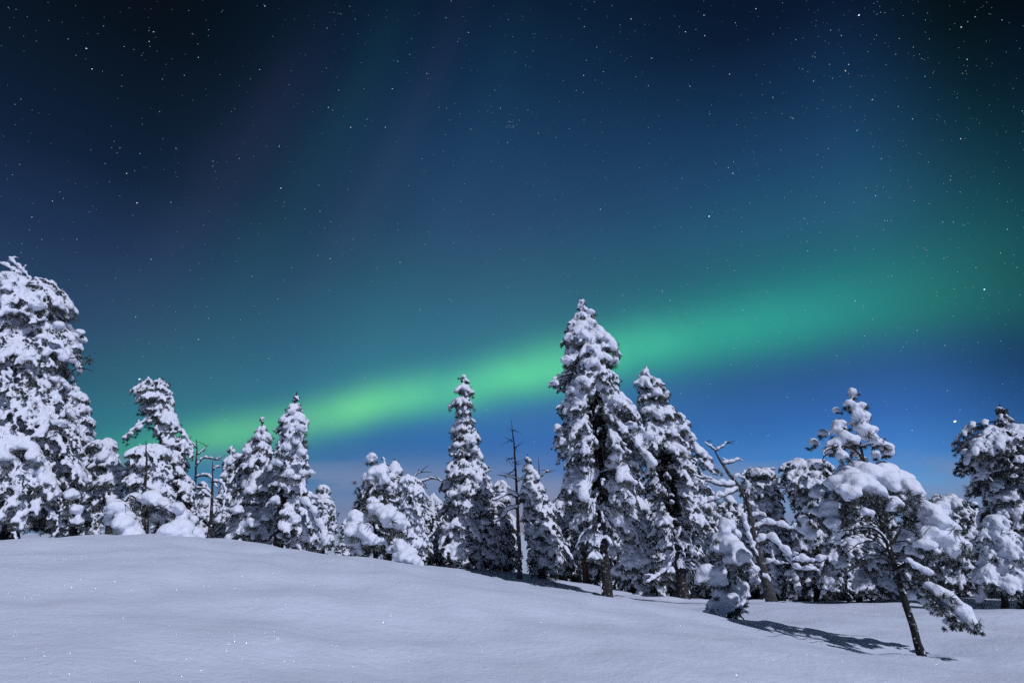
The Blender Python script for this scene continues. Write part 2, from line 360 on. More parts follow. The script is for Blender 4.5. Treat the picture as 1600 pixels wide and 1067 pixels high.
def height(x, y):
    x = np.atleast_1d(np.asarray(x, float)); y = np.atleast_1d(np.asarray(y, float))
    Q = np.stack([x, y], -1) / 10
    out = np.empty(len(Q))
    for i in range(0, len(Q), 40000):
        q = Q[i:i + 40000]
        out[i:i + 40000] = tps_k(((q[:, None] - _X[None]) ** 2).sum(-1)) @ _W[:_n] + _W[_n] + q @ _W[_n + 1:]
    r = np.hypot(x, y - 8); w = np.clip((r - 27) / 25, 0, 1); w = w * w * (3 - 2 * w)
    far = -2.2 - np.clip(r - 50, 0, 400) * 0.02 + 0.5 * np.sin(x * 0.06 + 1) * np.sin(y * 0.05)
    z = np.clip(out, -4, 3) * (1 - w) + far * w
    near = np.exp(-(r / 45) ** 2)
    z += near * (0.035 * np.sin(x * 1.3 + 0.6 * np.sin(y * 0.9)) * np.sin(y * 1.1 + 0.4) + 0.012 * np.sin(x * 3.7 + 1.2 * np.sin(y * 2.1)) * np.sin(y * 4.6 + x))
    for kx, ky, ph_, am in DRIFT: z = z + near * am * np.sin(kx * x + ky * y + ph_)
    return z
_r = random.Random(21); DRIFT = []
for _i in range(14):
    wl = _r.uniform(1.0, 5.5); a_ = _r.gauss(1.1, .5); DRIFT.append((6.283 / wl * math.cos(a_), 6.283 / wl * math.sin(a_), _r.uniform(0, 6.28), .0065 * wl ** .8))
WELLS = []
def ground(x, y): return float(height(x, y)[0])

# ------------------------------------------------------------------ trees
GROUP = 'snow-laden trees on the slope'
def root(name, label, cat, loc, group=GROUP):
    e = bpy.data.objects.new(name, None); COL.objects.link(e); e.location = loc; e.empty_display_size = 0.3
    e['label'] = label; e['category'] = cat
    if group: e['group'] = group
    return e
def jitter_path(pts, amp, rng):
    pts = np.array(pts); pts[1:-1] += rng.normal(0, amp, pts[1:-1].shape); return pts
def chain(path, r, rng, lift=0.75, sx=1.0, taper=0.6, skip=0.0):
    """snow lying along a limb: row of touching ellipsoids"""
    out = []; path = np.asarray(path); L = np.linalg.norm(np.diff(path, axis=0), axis=1).sum()
    n = max(3, int(L / (r * 0.55))); p = spline(path, n)
    ph = rng.random() * 6
    for i, c in enumerate(p):
        f = i / (n - 1)
        if rng.random() < skip: continue
        rr = r * (1 - (1 - taper) * f) * (0.85 + 0.28 * math.sin(ph + i * 1.3) + rng.uniform(-.12, .12)) * min(1, 0.55 + 2.5 * f) * min(1, 0.6 + 3 * (1 - f))
        out.append([c[0] + rng.normal(0, .1) * r, c[1] + rng.normal(0, .1) * r, c[2] + rr * lift, rr * sx, rr * sx, rr * 0.95])
    return out
def pillow(c, r, rng, n=6, flat=0.8):
    """one heavy cushion: slumped lobes that run into each other"""
    a0 = rng.random() * 6.28
    out = [[*c, math.cos(a0), math.sin(a0), rng.normal(0, .15), r * .98, r * .8, r * flat * .8]]
    for i in range(n + 3):
        u = rng.normal(size=3); u /= np.linalg.norm(u); u[2] = u[2] * .8 - .1
        q = r * rng.uniform(.36, .58); a = math.atan2(u[1], u[0]) + rng.normal(0, .5)
        out.append([c[0] + u[0] * r * .6, c[1] + u[1] * r * .6, c[2] + u[2] * r * flat * .6, math.cos(a), math.sin(a), -rng.uniform(.1, 1.1), q * 1.25, q * .85, q * .75])
    return out

def build_tree(name, label, Y, trunk, prof=None, bp=7.0, k=2.4, snow=0.85, rb=4.0, gap=0, gap_from=0, droop=0.35, limbs=(), blobs=(), extra_tufts=(),
               seed=1, bark_m=None, cat='pine', K=24, lump=None, bare=0, bigs=0.10, depth_k=0.85, tuft=1.0, twigs=(), trunk_snow=0, back=0.0, voxel=None, group=GROUP, low_bare=None):
    rng = np.random.default_rng(seed); bark_m = bark_m or M_BARK
    s = mpp(Y)
    tp = np.array([P(a, b, Y) for a, b in trunk])
    bx, by = tp[0][0], Y
    gz = ground(bx, by)
    dz = 0.0
    if abs(tp[0][2] - gz) > 0.02:      # base hidden behind a rise: carry the trunk down (or cut it) to the snow
        tp[0][2] = gz
    base = np.array([bx, by, gz])
    tp = np.vstack([tp[0] - np.array([0, 0, 0.25]), tp])
    tr = spline(tp, 40); jit = np.cumsum(rng.normal(0, 0.006, (40, 2)), 0); jit -= np.linspace(0, 1, 40)[:, None] * jit[-1]; tr[:, :2] += jit
    top = tr[-1]; H = top[2] - gz
    f = np.clip((tr[:, 2] - gz) / H, 0, 1)
    rad = rb * s * ((1 - f) ** 0.8 * 0.9 + 0.1) * (1 + 0.35 * np.exp(-f * 30)) * (1 + rng.normal(0, .04, 40))
    rt = root(name, label, cat, base, group)
    V, Q = tubes([(tr, rad)], 10)
    trunk_o = link('trunk', mesh_np('trunk', V - base, [Q], [bark_m]), rt)
    def trunk_at(z):
        i = np.clip(np.searchsorted(tr[:, 2], z), 1, 39)
        z0, z1 = tr[i - 1, 2], tr[i, 2]; g_ = np.clip((z - z0) / (z1 - z0 + 1e-9), 0, 1)
        return tr[i - 1] * (1 - g_) + tr[i] * g_
    SB, TC, TR_, TD, BR = [], [], [], [], []
    if prof:
        pz = np.array([P(800, p[0], Y)[2] for p in prof])[::-1]
        xl = np.array([P(p[1], p[0], Y)[0] for p in prof])[::-1]; xr = np.array([P(p[2], p[0], Y)[0] for p in prof])[::-1]
        zs = np.linspace(pz[0], pz[-1], 200); wz = np.interp(zs, pz, xr - xl)
        cdf = np.cumsum((wz ** 1.15 + 0.02) * np.linspace(.7, 1.15, 200)); cdf /= cdf[-1]
        area = (wz.mean() * (zs[-1] - zs[0])) / s ** 2
        w0 = bp * s
        nb = max(10, int(0.36 * k * area / (bp * bp)))
        lev = np.cumsum(w0 * rng.uniform(1.7, 3.4, 200)) + zs[0]; lev = lev[lev < zs[-1]] if (lev < zs[-1]).any() else np.array([zs.mean()])
        rag = rng.uniform(.74, 1.13, (len(lev) + 1, 5))
        ga = rng.random() * 6.28
        for b in range(nb):
            z = np.interp((b + rng.random()) / nb, cdf, zs)
            if rng.random() < .72: z = lev[np.argmin(abs(lev - z))] + rng.normal(0, .22) * w0
            z = min(max(z, zs[0]), zs[-1])
            ga += 2.39996 + rng.normal(0, .4)
            c, sn = math.cos(ga), math.sin(ga)
            t0 = trunk_at(z)
            R_ = max(np.interp(z, pz, xr) - t0[0], 0.3 * w0); L_ = max(t0[0] - np.interp(z, pz, xl), 0.3 * w0)
            a_ = R_ if c > 0 else L_; D_ = depth_k * (R_ + L_) / 2
            ext = 1 / math.sqrt((c / a_) ** 2 + (sn / D_) ** 2)
            ext *= rag[np.argmin(abs(lev - z)), int((ga % 6.28) / 6.29 * 5)]
            nar = min(1.0, max(.4, (R_ + L_) / (4.6 * w0)))
            ext = max(ext - 0.75 * w0 * nar, 0.15 * w0) * (rng.uniform(.5, 1.0) if rng.random() < .8 else rng.uniform(.92, 1.08))
            tip = np.array([t0[0] + c * ext, t0[1] + sn * ext, z - .12 * droop * ext])
            zb = min(z + droop * ext + rng.uniform(-.1, .25) * ext, top[2] - 0.01 * H)
            st = trunk_at(max(zb, gz + .12 * H))
            ctl = st + (tip - st) * np.array([.82, .82, .12]) + np.array([-sn, c, 0]) * rng.normal(0, .12) * ext + np.array([0, 0, rng.uniform(.03, .2) * ext])
            m = 12; u = np.linspace(0, 1, m)[:, None]
            path = (1 - u) ** 2 * st + 2 * u * (1 - u) * ctl + u * u * tip
            path[1:-1] += rng.normal(0, .018 * ext, (m - 2, 3))
            BR.append((path, np.linspace(0.03, .007, m) * min(1.3, .35 + ext * .45)))
            blen = np.linalg.norm(np.diff(path, axis=0), axis=1).sum()
            if low_bare is not None and z < P(800, low_bare, Y)[2] and rng.random() < .5:
                SB += chain(path, w0 * .3, rng, .7, skip=.2); continue
            def at(q): return np.array([np.interp(q, u[:, 0], path[:, a]) for a in range(3)])
            w = nar * w0 * min(max(rng.lognormal(-.70, .45), .26), 1.2)
            if rng.random() < bigs: w *= 1.5
            loaded = rng.random() < snow * .92
            q = rng.uniform(.12, .4) if ext > 2 * w0 else 0.0
            dq = max(.62 * w / max(blen, 1e-3), .06)
            while q <= 1.0:
                pc = at(q); tg = at(min(q + .06, 1.0)) - at(max(q - .06, 0)); tg /= np.linalg.norm(tg) + 1e-9
                if gap and pc[1] < t0[1] + .1 and abs(pc[0] - trunk_at(pc[2])[0]) < gap * s and pc[2] < P(800, gap_from, Y)[2] and rng.random() < .985: q += dq; continue
                ww = w * (.55 + .6 * math.sin(math.pi * min(1, .15 + .75 * q))) * rng.uniform(.75, 1.2)
                TC.append(pc + rng.normal(0, .45, 3) * ww - np.array([0, 0, .55 * ww])); TR_.append(max(ww, .4 * w0 * nar) * rng.uniform(.6, .95) * tuft); TD.append(tg * .8 + np.array([0, 0, -.5]))
                if loaded and rng.random() < .9:      # a sleeve of snow along the bough
                    SB.append([*(pc + np.array([0, 0, .42 * ww])), *tg, ww * rng.uniform(.85, 1.3), ww * rng.uniform(.65, 1.1), ww * rng.uniform(.45, .75)])
                for sd_ in (-1, 1):                    # side twigs, each with its own hanging tongue
                    if rng.random() < .7:
                        ta = math.atan2(tg[1], tg[0]) + sd_ * rng.uniform(.35, 1.5)
                        tl = (ww * rng.uniform(.9, 2.1) + .25 * w0) * (1.15 - .4 * q) * max(.6, nar)
                        dn_ = rng.uniform(.25, 1.25)
                        hd = np.array([math.cos(ta), math.sin(ta), 0.0])
                        mid_ = pc + hd * tl * .55 + np.array([0, 0, -dn_ * tl * .25]); end = pc + hd * tl * .9 + np.array([0, 0, -dn_ * tl])
                        BR.append((np.array([pc, mid_, end]), np.array([.010, .007, .004])))
                        rr = max(ww * rng.uniform(.55, .9), .3 * w0 * nar)
                        TC.append(end + np.array([0, 0, -.2 * rr])); TR_.append(rr * .72 * tuft); TD.append(end - mid_ + np.array([0, 0, -.3 * tl]))
                        if rng.random() < .5: TC.append(mid_ - np.array([0, 0, .4 * rr])); TR_.append(rr * .72 * tuft); TD.append(hd - np.array([0, 0, .5]))
                        if rng.random() < snow * .84:
                            f1 = rng.uniform(.36, .68)
                            SB.append([*((pc * .45 + mid_ * .55) + np.array([0, 0, .28 * ww])), *(mid_ - pc), tl * .5, ww * f1 * 1.1, ww * f1 * .8])
                            SB.append([*((mid_ * .5 + end * .5) + np.array([0, 0, .2 * ww]) + hd * .12 * ww), *(end - mid_), tl * rng.uniform(.35, .6), ww * f1 * rng.uniform(.8, 1.15), ww * f1 * rng.uniform(.6, .9)])
                q += dq * rng.uniform(.8, 1.5)
    for (x, y, r, *dd) in blobs:
        c0 = P(x, y, Y + (dd[0] if dd else rng.uniform(-.5, .5) * r * s)); rr = r * s * (.8 if prof and not back else 1.0)
        SB += pillow(c0, rr, rng, 7, rng.uniform(.75, .92))
        for _ in range(3):
            TC.append(c0 + np.array([rng.normal(0, .55) * rr, rng.normal(0, .5) * rr, -rr * rng.uniform(.5, 1.0)])); TR_.append(rr * rng.uniform(.45, .7)); TD.append(np.array([rng.normal(0, .5), rng.normal(0, .5), -.8]))
    if back:
        for (x, y, r, *dd) in blobs:
            if r < 9: continue
            c0 = P(x, y + r * .35, Y) + np.array([rng.normal(0, .3) * r * s, rng.uniform(.25, 1.0) * back, -.25 * r * s]); rr = r * s * rng.uniform(.7, .95)
            SB += pillow(c0, rr, rng, 6, .85)
            for _ in range(3):
                TC.append(c0 + np.array([rng.normal(0, .6) * rr, rng.normal(0, .6) * rr, -rr * rng.uniform(.4, 1.0)])); TR_.append(rr * rng.uniform(.4, .6)); TD.append(np.array([rng.normal(0, .5), rng.normal(0, .5), -.8]))
    for (x, y, r, *dd) in extra_tufts:
        for _ in range(6):
            TC.append(P(x, y, Y + (dd[0] if dd else 0)) + rng.normal(0, .6, 3) * r * s); TR_.append(r * s * rng.uniform(.35, .6)); TD.append(np.array([rng.normal(0, .4), -.1, -.8]))
    for tw in twigs:                    # bare twigs: (points, radius px, depth offset)
        pts, rp, do = tw
        m = 12; path = spline([P(a, b, Y + do * i / (len(pts) - 1)) for i, (a, b) in enumerate(pts)], m); path = jitter_path(path, .012, rng)
        BR.append((path, np.linspace(rp, rp * .4, m) * s))
        for _ in range(5):
            i = rng.integers(3, m - 1); v = rng.normal(size=3); v[2] = v[2] * .5 - .2
            v = v / np.linalg.norm(v) * rng.uniform(8, 26) * s
            BR.append((spline([path[i], path[i] + v * .5 + np.array([0, 0, .02]), path[i] + v], 5), np.linspace(rp * .5, rp * .2, 5) * s))
    if trunk_snow:
        for _ in range(trunk_snow // 2):
            z = gz + H * rng.uniform(.0, .7); c = trunk_at(z); i = np.searchsorted(tr[:, 2], z); r = rad[min(i, 39)] * rng.uniform(.18, .5); a = rng.normal(-1.2, 1.0)
            SB.append([c[0] + math.cos(a) * rad[min(i, 39)] * .95, c[1] + math.sin(a) * rad[min(i, 39)] * .95, z, r, r, r * rng.uniform(.8, 2.0)])
    vox = voxel or min(max(s * 1.1, 0.022), .06)
    lump = lump if lump is not None else bp * s * .30
    if TC:
        Vn, Qn = needles_mesh(np.array(TC), np.array(TR_), np.array(TD), rng, K, w=max(.45 * s, .006))
        Vb, Qb = tubes(BR, 5) if BR else (np.zeros((0, 3)), np.zeros((0, 4), int))
        mi = np.concatenate([np.zeros(len(Qn), int), np.ones(len(Qb), int)])
        crown = link('crown', mesh_np('crown', np.vstack([Vn, Vb]) - base, [np.vstack([Qn, Qb + len(Vn)])], [M_NEEDLE, bark_m], mi), rt)
    elif BR:
        Vb, Qb = tubes(BR, 5)
        crown = link('twig_crown', mesh_np('twig_crown', Vb - base, [Qb], [bark_m]), rt)
    else: crown = trunk_o
    if SB:
        hand = bigs == 0 or not prof
        so = snow_object('snow_load', SB, crown, base, vox, lump * (.55 if hand else 1), max(bp * s * (1.0 if hand else .75), .05), 5 if hand else 2, bp * s * (.30 if hand else .16))
        if hand: split_clumps(so, crown)
    for lb in limbs:                   # separate thick limbs: (points, radius px, snow radius px, depth offset at the tip)
        pts, rp, sp, do = lb
        m = 16
        path = spline([P(a, b, Y + do * i / (len(pts) - 1)) for i, (a, b) in enumerate(pts)], m); path = jitter_path(path, .01, rng)
        side = []
        for _ in range(3):
            i = rng.integers(5, m - 1); v = rng.normal(size=3); v[2] = abs(v[2]) * .4; v = v / np.linalg.norm(v) * rng.uniform(10, 22) * s
            side.append((spline([path[i], path[i] + v * .5, path[i] + v + np.array([0, 0, -.05])], 5), np.linspace(rp * .5, rp * .2, 5) * s))
        Vb, Qb = tubes([(path, np.linspace(rp, rp * .35, m) * s)] + side, 7)
        lo = link('limb', mesh_np('limb', Vb - base, [Qb], [bark_m]), rt)
        if sp:
            B = chain(path, sp * s, rng, .8)
            for sd, _r in (side if sp > 3.4 else []): B += chain(sd, sp * s * .5, rng, .7)
            snow_object('snow_cap', B, lo, base, min(vox, .04), sp * s * .2, max(sp * s * 1.2, .05))
    return rt
def C(ox, oy, sc_, pts): return [(ox + p[0] / sc_, oy + p[1] / sc_, *[q / sc_ if i == 0 else q for i, q in enumerate(p[2:])]) for p in pts]
#TREES-BEGIN
T = build_tree
# --- big tree at the left edge of the frame
T('snowy_pine', 'huge broad pine at the left edge with bare curling snow-caked top branches', 17, [(8, 846), (12, 700), (18, 560), (20, 455), (24, 432)],
  [(446, -40, 36), (456, -45, 58), (470, -60, 90), (490, -70, 98), (520, -80, 108), (548, -85, 110), (570, -90, 116), (600, -90, 112), (640, -90, 108), (680, -90, 118), (720, -95, 122), (750, -95, 130), (790, -95, 138), (820, -90, 132), (838, -80, 110)],
  bp=8.5, k=3.4, snow=.82, rb=13, seed=11, bigs=.14, K=28,
  limbs=[([(20, 462), (26, 440), (20, 424), (2, 414), (-22, 408)], 3, 5.5, -.4), ([(22, 455), (24, 436), (34, 424), (22, 412), (14, 402)], 2.4, 5, .2), ([(26, 450), (38, 438), (44, 446), (49, 440), (38, 426), (26, 418)], 2, 4, -.3),
         ([(14, 460), (8, 446), (-8, 438), (-24, 436)], 2.2, 4.5, .3), ([(36, 452), (46, 445), (60, 447), (64, 462), (66, 472)], 2, 4.5, -.6)],
  blobs=[(58, 478, 15, -.8), (35, 470, 13, -.6), (92, 508, 12, -.7), (15, 470, 12, -1), (125, 518, 9, 0), (112, 772, 15, -.6), (120, 795, 13, -.5), (122, 812, 10, -.5), (95, 660, 10, -1.0)],
  twigs=[([(105, 560), (125, 558), (145, 562)], 1.2, -.2), ([(100, 590), (122, 575), (140, 578)], 1.2, -.1), ([(70, 470), (88, 462), (95, 455)], 1.2, 0)], extra_tufts=[(92, 460, 9), (128, 572, 7), (142, 562, 5)])
T('snowy_pine', 'slender pine half hidden behind the right side of the huge left-edge pine', 24, [(118, 838), (118, 700), (116, 600)],
  [(598, 110, 122), (625, 100, 138), (655, 96, 150), (700, 92, 148), (760, 90, 152), (825, 90, 150)], bp=6.5, k=3, seed=12, rb=6)
T('snowy_pine', 'round-topped short pine with a bare dark trunk just right of the huge left-edge pine', 22, [(171, 838), (170, 780), (166, 740), (164, 692)],
  [(686, 146, 176), (700, 132, 186), (725, 126, 192), (760, 128, 193), (790, 136, 192), (812, 145, 188)], bp=6.5, k=3, seed=13, rb=5.5, gap=7, gap_from=770)
T('snowy_pine', 'wind-bent pine with a flat sideways top and one low arm reaching left', 20, [(298, 842), (292, 800), (272, 745), (252, 690), (244, 640), (242, 602)],
  [(592, 216, 262), (600, 210, 276), (625, 210, 277), (640, 217, 281), (655, 230, 286), (672, 240, 292), (690, 244, 298), (720, 246, 304), (760, 250, 307), (800, 258, 308), (820, 265, 303)], bp=6.4, k=2.9, seed=14, rb=7, droop=.5, gap=9, gap_from=645, depth_k=.8,
  limbs=[([(256, 640), (240, 650), (218, 664), (194, 682)], 2.6, 4, -.5)], blobs=[(204, 677, 6, -.45), (195, 683, 5, -.5), (218, 668, 7, -.35), (234, 658, 6, -.3), (238, 604, 8), (262, 612, 8), (222, 602, 7)],
  extra_tufts=[(200, 684, 6, -.4), (214, 674, 6, -.3), (228, 664, 6, -.2), (242, 654, 6, -.1)])
T('snowy_pine', 'round-headed small pine under the flat-topped bent pine, behind the snow heap', 18.5, [(229, 842), (230, 770), (230, 700)],
  [(690, 214, 240), (702, 202, 262), (725, 192, 274), (755, 189, 278), (785, 196, 274)], bp=6.6, k=3, seed=44, rb=4.5)
T('bent_tree', 'low bent tree buried in a snow heap, snow-plastered stem sticking up', 16.5, [(223, 838), (226, 769), (228, 735), (228, 688)],
  None, bp=7, rb=4, seed=15, back=.9, trunk_snow=30, cat='tree',
  blobs=C(0, 380, 2.133, [(395, 880, 36, -.3), (420, 930, 46, -.2), (385, 910, 34), (450, 850, 30, .1), (505, 848, 34), (545, 868, 30), (590, 880, 26), (610, 905, 22), (600, 945, 40, -.1), (565, 965, 42, -.2), (440, 975, 40, -.2), (520, 905, 26, .3), (480, 850, 26, .2), (612, 960, 26, -.1), (625, 985, 24, -.1)]),
  extra_tufts=C(0, 380, 2.133, [(500, 900, 30), (460, 890, 28), (540, 920, 28), (480, 940, 30)]), bigs=0,
  twigs=[([(225, 800), (245, 790), (268, 800)], 1.6, -.5), ([(225, 790), (205, 775), (190, 790)], 1.6, -.4)])
T('bare_tree', 'thin bare tree with crooked snowy twigs behind the wind-bent pine', 22, [(299, 840), (302, 790), (305, 752), (308, 700), (307, 686)], None, rb=3.4, seed=16, cat='tree', trunk_snow=14,
  limbs=[([(305, 730), (318, 716), (340, 718), (344, 714)], 1.4, 2.4, -.2), ([(306, 712), (316, 704), (326, 694)], 1.2, 1.8, .1), ([(305, 745), (322, 742), (330, 748), (342, 765)], 1.5, 2.8, -.3), ([(304, 760), (318, 768), (334, 782), (346, 800)], 1.6, 3, -.2), ([(307, 700), (300, 692), (296, 688)], 1, 1.5, 0)])
T('bare_tree', 'straight dark bare stem with a snow-capped stub top and one hooked branch', 20.5, [(329, 838), (331, 790), (332, 745), (332, 720)], None, rb=3.4, seed=17, cat='tree', trunk_snow=16,
  limbs=[([(332, 752), (345, 754), (352, 766), (350, 785), (347, 800)], 1.7, 3.2, -.3), ([(332, 735), (338, 730), (343, 729)], 1.4, 2.4, 0), ([(331, 770), (318, 762), (308, 770)], 1.4, 2.8, .2)])
T('snowy_pine', 'small dark pine showing its tip left of the pair of pointed pines', 27, [(360, 842), (361, 760), (362, 696)],
  [(694, 357, 365), (708, 352, 371), (722, 348, 374), (740, 345, 380), (775, 338, 386), (830, 334, 388)], bp=5, k=3, seed=18, rb=5)
T('snowy_pine', 'pointed pine with a thick snow shelf below its tip, left one of the pair', 22, [(398, 858), (404, 780), (409, 700), (410, 652)],
  [(650, 407, 413), (668, 402, 418), (676, 392, 421), (692, 390, 424), (703, 368, 428), (722, 360, 430), (745, 358, 434), (775, 356, 434), (800, 348, 436), (830, 350, 436), (852, 358, 432)], bp=7, k=3, seed=19, rb=6, bigs=.16,
  blobs=[(403, 681, 9, -.5), (386, 704, 11, -.8), (372, 712, 9, -.5), (390, 765, 10, -1.2), (410, 762, 9, -1.2), (395, 815, 13, -1.3), (420, 805, 12, -1.2), (372, 795, 12, -1)])
T('snowy_pine', 'tall pointed pine with rounded snow pillows, right one of the pointed pair', 20, [(434, 866), (438, 815), (444, 762), (452, 700), (460, 640), (464, 612)],
  [(610, 459, 468), (622, 456, 473), (634, 446, 476), (652, 434, 478), (676, 431, 482), (700, 428, 483), (728, 420, 488), (752, 424, 490), (780, 422, 500), (815, 420, 506), (838, 428, 510), (855, 440, 514), (866, 446, 516)], bp=7.6, k=2.8, seed=20, rb=7.5, gap=13, gap_from=760, bigs=.18,
  limbs=[([(444, 776), (470, 784), (492, 802), (506, 838), (509, 852)], 2.2, 7, -.9), ([(446, 770), (480, 772), (500, 786), (514, 800)], 2, 4.5, .4)],
  blobs=[(455, 642, 8, -.4), (442, 654, 8, -.5), (470, 668, 10, -.6), (448, 698, 11, -.9), (472, 706, 11, -.7), (434, 722, 10, -.7), (452, 738, 11, -1), (474, 738, 9, -.8), (486, 738, 8), (430, 780, 10, -.7), (461, 810, 11, -1.1)])
T('snowy_pine', 'drooping rounded pine standing behind the right side of the pointed pair', 25, [(503, 872), (503, 810), (504, 760)],
  [(757, 494, 514), (772, 486, 521), (800, 482, 527), (835, 480, 529), (866, 486, 527)], bp=5.6, k=3, seed=21, rb=5, droop=.8)
T('snowy_pine', 'small crooked pine smothered in huge snow cushions, snow knob on its tip', 17, [(588, 884), (586, 830), (585, 770), (582, 735), (582, 708)],
  [(745, 566, 605), (770, 556, 612), (800, 550, 615), (840, 552, 618), (872, 560, 622)], bp=6.5, k=1.5, snow=.35, rb=4, seed=22, K=30, bigs=0, back=1.3,
  blobs=C(280, 580, 3.335, [(1005, 442, 30), (1000, 460, 24), (1025, 520, 46, -.3), (1060, 505, 34, -.2), (985, 548, 36, -.3), (1070, 560, 34, -.3), (1040, 585, 34), (985, 600, 30, .2), (1080, 605, 30), (1010, 640, 30, .2), (950, 650, 26, .2), (930, 690, 30, .2),
                             (920, 760, 48, -.7), (915, 820, 56, -.8), (965, 830, 52, -.9), (1000, 870, 40, -.9), (905, 880, 42, -.6), (1050, 880, 32, -.7), (925, 930, 32, -.5), (985, 760, 36, -.5),
                             (1030, 710, 44, -.8), (1080, 735, 54, -1.0), (1135, 765, 46, -.8), (1150, 810, 34, -.6), (1100, 790, 40, -.9), (1010, 690, 34, -.3),
                             (1150, 900, 36, -.8), (1190, 950, 50, -.9), (1225, 985, 36, -.8), (1140, 960, 38, -.8), (1100, 925, 26, -.5), (1165, 1000, 34, -.7)]),
  extra_tufts=C(280, 580, 3.335, [(1120, 840, 34, -.7), (1080, 850, 30, -.6), (1060, 640, 26, -.2), (1020, 620, 26), (960, 660, 30), (960, 940, 34, -.4), (1060, 920, 30, -.3), (940, 620, 28), (1150, 850, 20, -.5)]),
  twigs=[([(588, 860), (570, 866), (556, 872)], 1.3, -.5), ([(588, 862), (605, 868), (622, 878)], 1.3, -.5), ([(587, 850), (600, 846), (615, 850)], 1.2, -.4)])
T('snowy_pine', 'narrow dark pine showing a twin tip behind the snow-smothered crooked one', 30, [(608, 880), (614, 790), (616, 716)],
  [(714, 612, 620), (728, 606, 625), (742, 596, 634), (770, 590, 640), (820, 586, 642), (872, 588, 640)], bp=5, k=3, seed=23, rb=5, limbs=[([(606, 740), (600, 722), (598, 714)], 2, 2.6, 0)])
T('bare_tree', 'bare fan-branched birch with frosted fine twigs right of the snow-smothered pine', 23, [(647, 872), (646, 820), (644, 775), (636, 745)], [(748, 622, 668), (790, 622, 676), (830, 628, 672), (866, 634, 668)], bp=4, k=1.8, snow=.8, rb=4, seed=24, cat='tree', K=14, tuft=.8, droop=.7,
  limbs=[([(645, 790), (632, 778), (618, 784), (606, 780)], 2, 3, -.3), ([(643, 772), (660, 752), (680, 748), (692, 752)], 1.8, 2.6, .2), ([(640, 760), (650, 742), (658, 738)], 1.5, 1.8, 0), ([(637, 750), (622, 746), (612, 752)], 1.5, 2, -.2), ([(645, 800), (660, 790), (676, 800)], 1.6, 2.4, -.3)])
T('snowy_pine', 'slim tall spire-like pine with a snow knob on its thin leader', 28, [(731, 896), (730, 800), (729, 720), (726, 650), (725, 592)],
  [(588, 720, 731), (598, 716, 735), (612, 714, 741), (622, 717, 736), (632, 702, 742), (640, 708, 742), (660, 711, 744), (682, 708, 752), (699, 703, 755), (723, 695, 757), (751, 692, 770), (775, 686, 773), (803, 682, 770), (837, 678, 782), (872, 680, 786), (892, 688, 780)], bp=5.6, k=2.9, seed=25, rb=5.5, bigs=.14,
  blobs=[(725, 588, 6), (703, 634, 5), (738, 612, 5), (738, 690, 10, -.6), (741, 703, 8, -.6), (713, 694, 8, -.6), (724, 764, 10, -1.2), (706, 770, 9, -1), (765, 845, 10, -.6), (768, 868, 10, -.6), (758, 815, 9, -.8)])
T('snowy_pine', 'short stubby pine in the gap right of the spire-like pine', 31, [(784, 895), (783, 820), (782, 752)],
  [(750, 774, 794), (766, 770, 800), (790, 768, 804), (830, 770, 802), (885, 772, 802)], bp=5, k=3, seed=26, rb=4)
T('dead_tree', 'tall thin dead snag with a bare needle-sharp top and arched snowy limbs', 25, [(812, 898), (811, 845), (809, 800), (805, 735), (802, 690), (799, 656)], None, rb=3.6, seed=27, bark_m=M_GREY, cat='tree', trunk_snow=40,
  limbs=[([(809, 778), (796, 770), (784, 776), (768, 782)], 2.6, 4.6, -.4), ([(809, 776), (820, 768), (830, 778), (832, 790)], 2.2, 4.2, -.3), ([(810, 792), (797, 795), (784, 808), (772, 818)], 2.4, 4, -.5), ([(806, 748), (796, 744), (789, 746)], 1.6, 3.2, 0), ([(808, 752), (816, 748), (828, 750)], 1.2, 2.4, 0)],
  twigs=[([(802, 715), (796, 717), (791, 718)], 1.0, 0), ([(803, 700), (808, 698)], .9, 0), ([(801, 690), (797, 686)], .8, 0), ([(803, 722), (811, 726)], .9, 0), ([(805, 732), (798, 738), (795, 742)], .9, 0), ([(800, 675), (803, 671)], .8, 0)])
T('snowy_pine', 'wide conical pine right of the thin dead snag', 27, [(846, 902), (838, 800), (830, 750), (824, 709)],
  [(707, 820, 828), (726, 814, 832), (752, 811, 846), (775, 812, 860), (803, 816, 874), (837, 820, 888), (875, 824, 896), (896, 828, 892)], bp=5.4, k=3, seed=28, rb=5.5)
T('dead_tree', 'short dead spike poking out above the wide conical pine', 29, [(848, 900), (845, 800), (843, 750), (841, 712)], None, rb=3.2, seed=29, bark_m=M_GREY, cat='tree', trunk_snow=12,
  limbs=[([(844, 745), (852, 738), (858, 736)], 1.4, 2.4, 0), ([(844, 760), (836, 754), (832, 750)], 1.2, 2, 0)])
